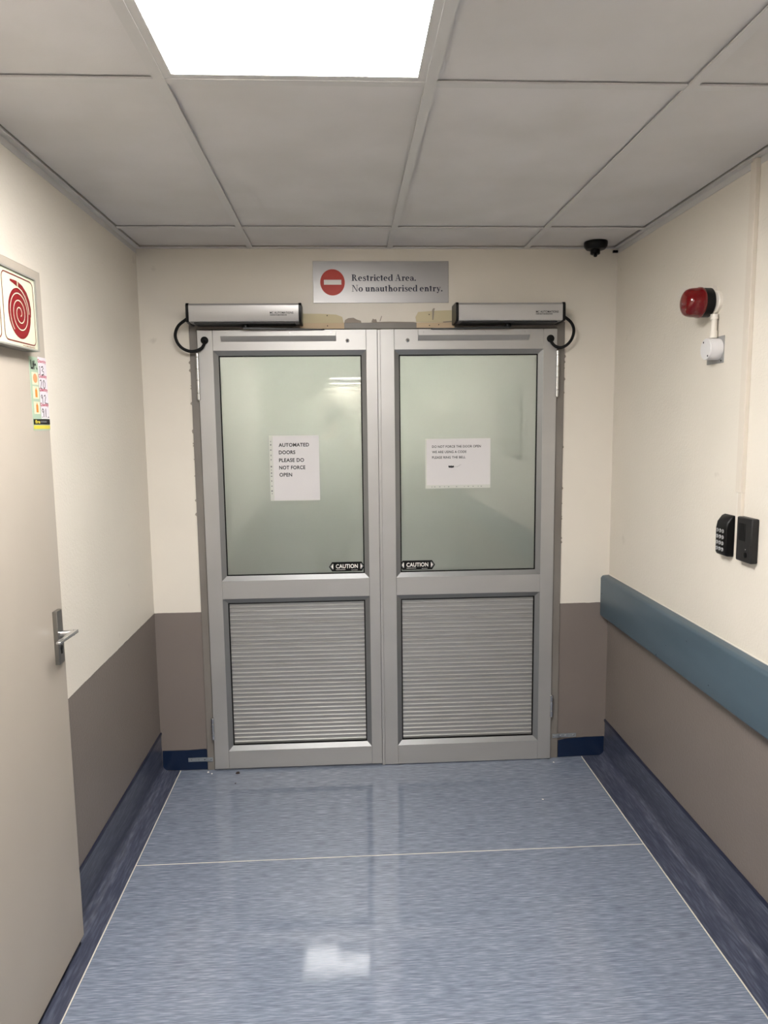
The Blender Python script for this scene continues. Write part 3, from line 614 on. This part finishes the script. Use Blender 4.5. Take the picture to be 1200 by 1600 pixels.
# ------------------------------------------------------------------ right wall: bump rail, beacon, box, trunking, keypad, intercom
g = G((0, 0, 0), (1, 0, 0), (0, 0, 1)); pr = [(XR, .690), (XR - .033, .690), (XR - .039, .697), (XR - .040, .872), (XR - .034, .881), (XR - .028, .884), (XR, .886)]
a = [g.p(x, z) for x, z in pr]; b = [g.p(x, z) for x, z in pr]
for k in a: g.V[k].y = -.003
for k in b: g.V[k].y = YB
n = len(pr); g.F += [a, b[::-1]] + [[a[k], b[k], b[(k + 1) % n], a[(k + 1) % n]] for k in range(n)]
rl = tag(g.build('bump_rail', RAIL, None, (XR, -2.6, .69)), 'slate blue painted timber bump rail along the right wall', 'rail')
G().box(XR - .003, YB, .8855, XR - .0002, -.004, .8895).build('sealant_line', PVC, rl)
DENT = mat('dent_dark', (40, 50, 58), .7)
for y, z, r in ((.02, .80, .004), (.62, .703, .004), (.70, .765, .002), (.86, .83, .0025), (1.02, .73, .003)): wallR(XR - .0401).disc(y, z, r, r * .8, .0002, 10).build('dent', DENT, rl, flat=True)

bc = thing('warning_beacon', (XR, -.9, 1.98), 'red domed warning beacon with black base high on the right wall', 'beacon')
g = wallR(XR); cy, cz_ = .864, 1.981
g.lathe(cy, cz_, [(.042, .010), (.047, .014), (.0475, .043), (.045, .046)], 48).build('beacon_base', BLACK, bc)
wallR(XR).lathe(cy, cz_, [(.0485, .042), (.0495, .044), (.0495, .052), (.0478, .055), (.0465, .074), (.0445, .084), (.040, .092), (.032, .097), (.018, .0995), (.002, .100)], 48).build('beacon_lens', LENS, bc)
wallR(XR).lathe(cy, cz_, [(.010, .046), (.010, .080), (.004, .084)], 16).build('beacon_bulb', mat('lamp_tube', (120, 30, 24), .3), bc)
cb = wallR(XR).lathe(.892, 1.978, [(.036, 0), (.036, .009), (.034, .0112)], 32)
tag(cb.build('conduit_box', PVC, None, (XR, -.89, 1.978)), 'round white conduit box fixed behind the red beacon', 'junction box')
cbo = bpy.data.objects['conduit_box']
wallR(XR).box(.874, 2.010, .003, .890, 2.030, .014).build('conduit_stub', PVC, cbo)
jb = thing('junction_box', (XR, -.912, 1.775), 'round white junction box on a grey plate below the beacon', 'junction box')
wallR(XR).box(.845, 1.780, 0, .951, 1.866, .0025).build('back_plate', PLATE, jb)
wallR(XR).lathe(.916, 1.8255, [(.0345, .0025), (.0345, .036), (.0335, .038)], 40).build('box_body', PVC3, jb)
wallR(XR).lathe(.916, 1.8255, [(.0345, .0385), (.0345, .043), (.033, .045)], 40).build('box_lid', PVC3, jb)
for y, z in ((.902, 1.848), (.932, 1.803)): wallR(XR).lathe(y, z, [(.0032, .045), (.0028, .0458)], 12).build('screw', DKGREY, jb)
wallR(XR).lathe(.937, 1.787, [(.003, .0025), (.0025, .0035)], 12).build('screw', DKGREY, jb)
cd = tag(G().tube([(XR - .014, -.905, 1.934), (XR - .014, -.905, 1.872)], .0098, 18).build('conduit', PVC, None, (XR - .014, -.905, 1.87)), 'short white pvc conduit between the beacon and the round junction box', 'conduit')
G().tube([(XR - .014, -.905, 1.884), (XR - .014, -.905, 1.862)], .0122, 18).build('coupling', PVC, cd); G().tube([(XR - .014, -.905, 1.938), (XR - .014, -.905, 1.922)], .0122, 18).build('coupling', PVC, cd)

tr = thing('cable_trunking', (XR, -1.10, 1.17), 'white cable trunking running down the right wall to the keypad', 'trunking')
wallR(XR).box(1.090, 1.374, 0, 1.112, 2.350, .014).build('trunking_cover', PVC2, tr, bevel=.0012)
wallR(XR).box(1.066, 1.374, 0, 1.0898, 2.350, .006).build('trunking_strip', PVC2, tr, bevel=.001)
wallR(XR).box(1.091, 1.18, 0, 1.111, 1.3738, .011).build('trunking_channel', PVC2, tr, bevel=.001); wallR(XR).box(1.074, 1.18, 0, 1.0908, 1.3738, .004).build('trunking_strip', PVC, tr)
kp = thing('keypad', (XR, -1.035, 1.166), 'black curved door entry keypad with twelve buttons on the right wall', 'keypad')
g = G((XR, 0, 0), (-1, 0, 0), (0, 0, 1)); sec = [(0, 1.166), (.024, 1.168), (.029, 1.176), (.030, 1.255), (.026, 1.275), (.012, 1.294), (0, 1.299)]
a = [g.p(x, z) for x, z in sec]; b = [g.p(x, z) for x, z in sec]
for k in a: g.V[k].y = -1.002
for k in b: g.V[k].y = -1.066
n = len(sec); g.F += [a, b[::-1]] + [[a[k], b[k], b[(k + 1) % n], a[(k + 1) % n]] for k in range(n)]
g.build('keypad_body', BLACK, kp, bevel=.004)
for r in range(4):
    for c in range(3):
        y, z = 1.015 + c * .0165, 1.247 - r * .0195
        bt = wallR(XR).lathe(y, z, [(.0062, .029), (.0062, .0312), (.0052, .0318)], 16).build('key', mat('key_grey', (150, 150, 150), .4) if r + c == 0 else bpy.data.materials['key_grey'], kp)
        s = '123456789*0#'[r * 3 + c]
        wallR(XR).text(s, y - .0025, z - .0032, y + .0025, z + .0032, .0321, .02).build('digit', INK, bt, flat=True)
ic = thing('intercom', (XR, -1.16, 1.166), 'charcoal rectangular intercom call unit right of the keypad', 'intercom')
wallR(XR).box(1.116, 1.169, 0, 1.198, 1.304, .024).build('intercom_body', DKGREY, ic, bevel=.004)
g = wallR(XR)
for k in range(7): g.box(1.130 + k * .0055, 1.233, .0238, 1.1325 + k * .0055, 1.286, .0246)
g.build('speaker_grille', BLACK, ic); wallR(XR).lathe(1.170, 1.192, [(.009, .0238), (.009, .0262), (.007, .0272)], 24).build('call_button', BLACK, ic); wallR(XR).lathe(1.170, 1.209, [(.0012, .0238), (.0012, .0246)], 8).build('indicator', WHITEP, ic)

# ------------------------------------------------------------------ ceiling camera
cm = thing('dome_camera', (1.085, -.10, 2.3525), 'small black dome device on the ceiling in the far right corner', 'camera')
g = G((1.085, -.10, 0), (1, 0, 0), (0, 1, 0)); g.lathe(0, 0, [(.030, 2.325), (.040, 2.328), (.048, 2.338), (.050, 2.350), (.049, 2.3585)], 40).build('camera_base', BLACK, cm)
G((1.083, -.10, 0), (1, 0, 0), (0, 1, 0)).lathe(0, 0, [(.014, 2.305), (.020, 2.308), (.021, 2.326)], 28).build('camera_neck', BLACK, cm)
G().tube([(1.080, -.112, 2.312), (1.078, -.118, 2.296)], .0075, 16).build('camera_lens', BLACK, cm)
tag(G().box(1.195, -.012, 2.335, 1.216, -.001, 2.345).build('cable_stub', BLACK, None, (1.205, -.006, 2.34)), 'tiny black cable stub in the far right ceiling corner', 'cable')

# ------------------------------------------------------------------ grit on the floor
def grit(name, x, y, r, m, label, cat, group=None):
    g = G(); n = 9; rr = random.Random(int(x * 1000)); top = g.p(x, y, r * .7)
    ring = [g.p(x + r * rr.uniform(.7, 1.3) * math.cos(2 * math.pi * k / n), y + r * rr.uniform(.7, 1.3) * math.sin(2 * math.pi * k / n), 0) for k in range(n)]
    mid = [g.p(x + r * .7 * math.cos(2 * math.pi * k / n), y + r * .7 * math.sin(2 * math.pi * k / n), r * rr.uniform(.35, .6)) for k in range(n)]
    for k in range(n): g.F.append([ring[k], ring[(k + 1) % n], mid[(k + 1) % n], mid[k]]); g.F.append([mid[k], mid[(k + 1) % n], top])
    g.F.append(ring[::-1]); return tag(g.build(name, m, None, (x, y, 0)), label, cat, group)
grit('dirt_crumb', -.524, -.048, .010, DIRT, 'dark dirt crumb on the floor below the left door leaf', 'dirt')
grit('dirt_crumb', -.521, -.145, .004, DIRT, 'tiny dark speck in front of the dirt crumb', 'dirt')
grit('paint_flake', -.664, -.030, .005, CRUMB, 'white flake at the foot of the left frame', 'flake')
grit('paint_flake', -.644, -.046, .004, CRUMB, 'white flake just right of the left frame foot', 'flake')
grit('paint_flake', .955, -.055, .004, CRUMB, 'white flake at the foot of the right frame', 'flake')
grit('paint_flake', .813, -.384, .004, CRUMB, 'white flake on the floor before the right door leaf', 'flake')

# ------------------------------------------------------------------ behind the viewer: notice board and the person taking the picture (seen mirrored in the glass)
nb = thing('notice_board', (XR, -2.05, 1.36), 'framed grey notice board on the right wall behind the viewer', 'notice board')
wallR(XR).box(1.72, 1.36, 0, 2.38, 1.85, .012).build('board', mat('board_print', (168, 164, 154), .5), nb); g = wallR(XR)
for b in ((1.71, 1.35, 2.39, 1.365), (1.71, 1.845, 2.39, 1.86), (1.71, 1.365, 1.725, 1.845), (2.375, 1.365, 2.39, 1.845)): g.box(b[0], b[1], 0, b[2], b[3], .018)
g.build('board_frame', FRAMEG, nb)

def person():
    V, E, R = [], [], []
    def v(x, y, z, r, par=None, ry=None):
        V.append((x, y, z)); R.append((r, ry or r)); i = len(V) - 1
        if par is not None: E.append((par, i))
        return i
    px, py = -.12, -3.66
    pel = v(px, py, .94, .150, None, .105); wa = v(px, py, 1.08, .135, pel, .095); ch = v(px, py + .005, 1.28, .155, wa, .105); sh = v(px + .005, py, 1.42, .10, ch, .075)
    nk = v(px + .01, py + .015, 1.505, .056, sh); hd = v(px + .02, py + .03, 1.60, .073, nk, .085); tp = v(px + .02, py + .03, 1.69, .070, hd, .082)
    for s_ in (-1, 1):
        h = v(px + s_ * .095, py, .87, .088, pel); k = v(px + s_ * .115, py + .02, .50, .060, h); a = v(px + s_ * .12, py - .01, .10, .042, k); hl = v(px + s_ * .122, py - .01, .045, .040, a); t = v(px + s_ * .14, py + .17, .030, .028, hl)
    def hand(w, fwd, side, up, L=.085, curl=.5):
        w0 = Vector(V[w]); f, sd, u = Vector(fwd).normalized(), Vector(side).normalized(), Vector(up).normalized()
        pm = v(*(w0 + f * .055), .026, w, .017)
        for q, ln in ((-.027, .060), (-.009, .070), (.009, .066), (.027, .052)):
            b = w0 + f * .09 + sd * q; i0 = v(*b, .0095, pm); i1 = v(*(b + f * ln * .5 - u * curl * .012), .0085, i0); v(*(b + f * ln * .8 - u * curl * .035), .0075, i1)
        b = w0 + f * .035 + sd * -.036 - u * .006; i0 = v(*b, .0105, pm); v(*(b + f * .04 - sd * .012 - u * .012), .0085, i0)
    # hanging left arm
    s0 = v(px - .185, py, 1.40, .058, sh); e0 = v(px - .245, py - .02, 1.12, .044, s0); w0 = v(px - .265, py + .07, .90, .030, e0); hand(w0, (0, .15, -1), (0, 1, .1), (-1, 0, 0))
    # raised right arm holding the phone
    s1 = v(px + .185, py, 1.40, .058, sh); e1 = v(px + .235, py + .10, 1.17, .044, s1); w1 = v(.045, -3.385, 1.40, .030, e1); hand(w1, (-.25, .55, .9), (1, .1, .3), (0, -1, .5), curl=1.1)
    me = bpy.data.meshes.new('person'); me.from_pydata(V, E, []); o = bpy.data.objects.new('person', me); COL.objects.link(o)
    sk = o.modifiers.new('skin', 'SKIN'); sk.use_smooth_shade = True; sb = o.modifiers.new('sub', 'SUBSURF'); sb.levels = 2; sb.render_levels = 2
    if not me.skin_vertices: me.attributes.new if False else None
    bpy.context.view_layer.objects.active = o
    if not me.skin_vertices: bpy.ops.mesh.customdata_skin_add()
    for d, r_ in zip(me.skin_vertices[0].data, R): d.radius = r_
    me.skin_vertices[0].data[0].use_root = True
    m2 = bpy.data.meshes.new_from_object(o.evaluated_get(bpy.context.evaluated_depsgraph_get())); bpy.data.objects.remove(o); bpy.data.meshes.remove(me)
    zmin = min(v_.co.z for v_ in m2.vertices)
    for v_ in m2.vertices: v_.co -= Vector((px, py, zmin))
    m2.name = 'person'; m2.materials.clear()
    for m_ in (mat('skin_tone', (150, 108, 84), .55), mat('grey_shirt', (150, 150, 146), .9), TROUS, mat('dark_shoe', (26, 24, 24), .5)): m2.materials.append(m_)
    for f in m2.polygons:
        x, y, z = f.center; f.use_smooth = True
        f.material_index = 3 if z < .10 else 0 if z > 1.46 or (x < -.2 and z < .93) or (y > .26 and z > 1.2) else 2 if z < .96 and x > -.2 else 1
    p = bpy.data.objects.new('person', m2); COL.objects.link(p); p.location = (px, py, 0); BASE[p.name] = (px, py, 0)
    tag(p, 'person in dark trousers holding up a phone, seen mirrored in the left frosted pane', 'person')
    hx, hy, hz = px + .02, py + .03, 1.60
    g = G((hx, hy, 0), (1, 0, 0), (0, 1, 0)); prof = [(.086, 1.60), (.092, 1.65), (.090, 1.70), (.075, 1.745), (.045, 1.77), (.01, 1.778)]
    G((hx, hy - .018, 0), (1, 0, 0), (0, 1, 0)).lathe(0, 0, prof, 28).build('hair', mat('dark_hair', (28, 22, 20), .8), p)
    for s_ in (-1, 1):
        wallB(hy + .081).lathe(hx + s_ * .030, 1.62, [(.001, -.004), (.009, 0), (.006, .004)], 14).build('eye', WHITEP, p)
        G((hx + s_ * .079, hy, 0), (0, 1, 0), (0, 0, 1)).box(-.018, 1.575, -.006, .012, 1.635, .006).build('ear', bpy.data.materials['skin_tone'], p, bevel=.005)
    G().prism([(hx - .014, hy + .075), (hx, hy + .108), (hx + .014, hy + .075)], 1.572, 1.612).build('nose', bpy.data.materials['skin_tone'], p, bevel=.004)
    G().box(hx - .024, hy + .070, 1.545, hx + .024, hy + .086, 1.553).build('mouth', mat('lips', (120, 66, 60), .5), p)
person()
ph = wallB(-3.262); tag(ph.box(-.055, 1.465, -.004, .018, 1.612, .004).build('smartphone', BLACK, None, (-.02, -3.262, 1.465), bevel=.003), 'black smartphone held up at eye height by the person', 'phone')
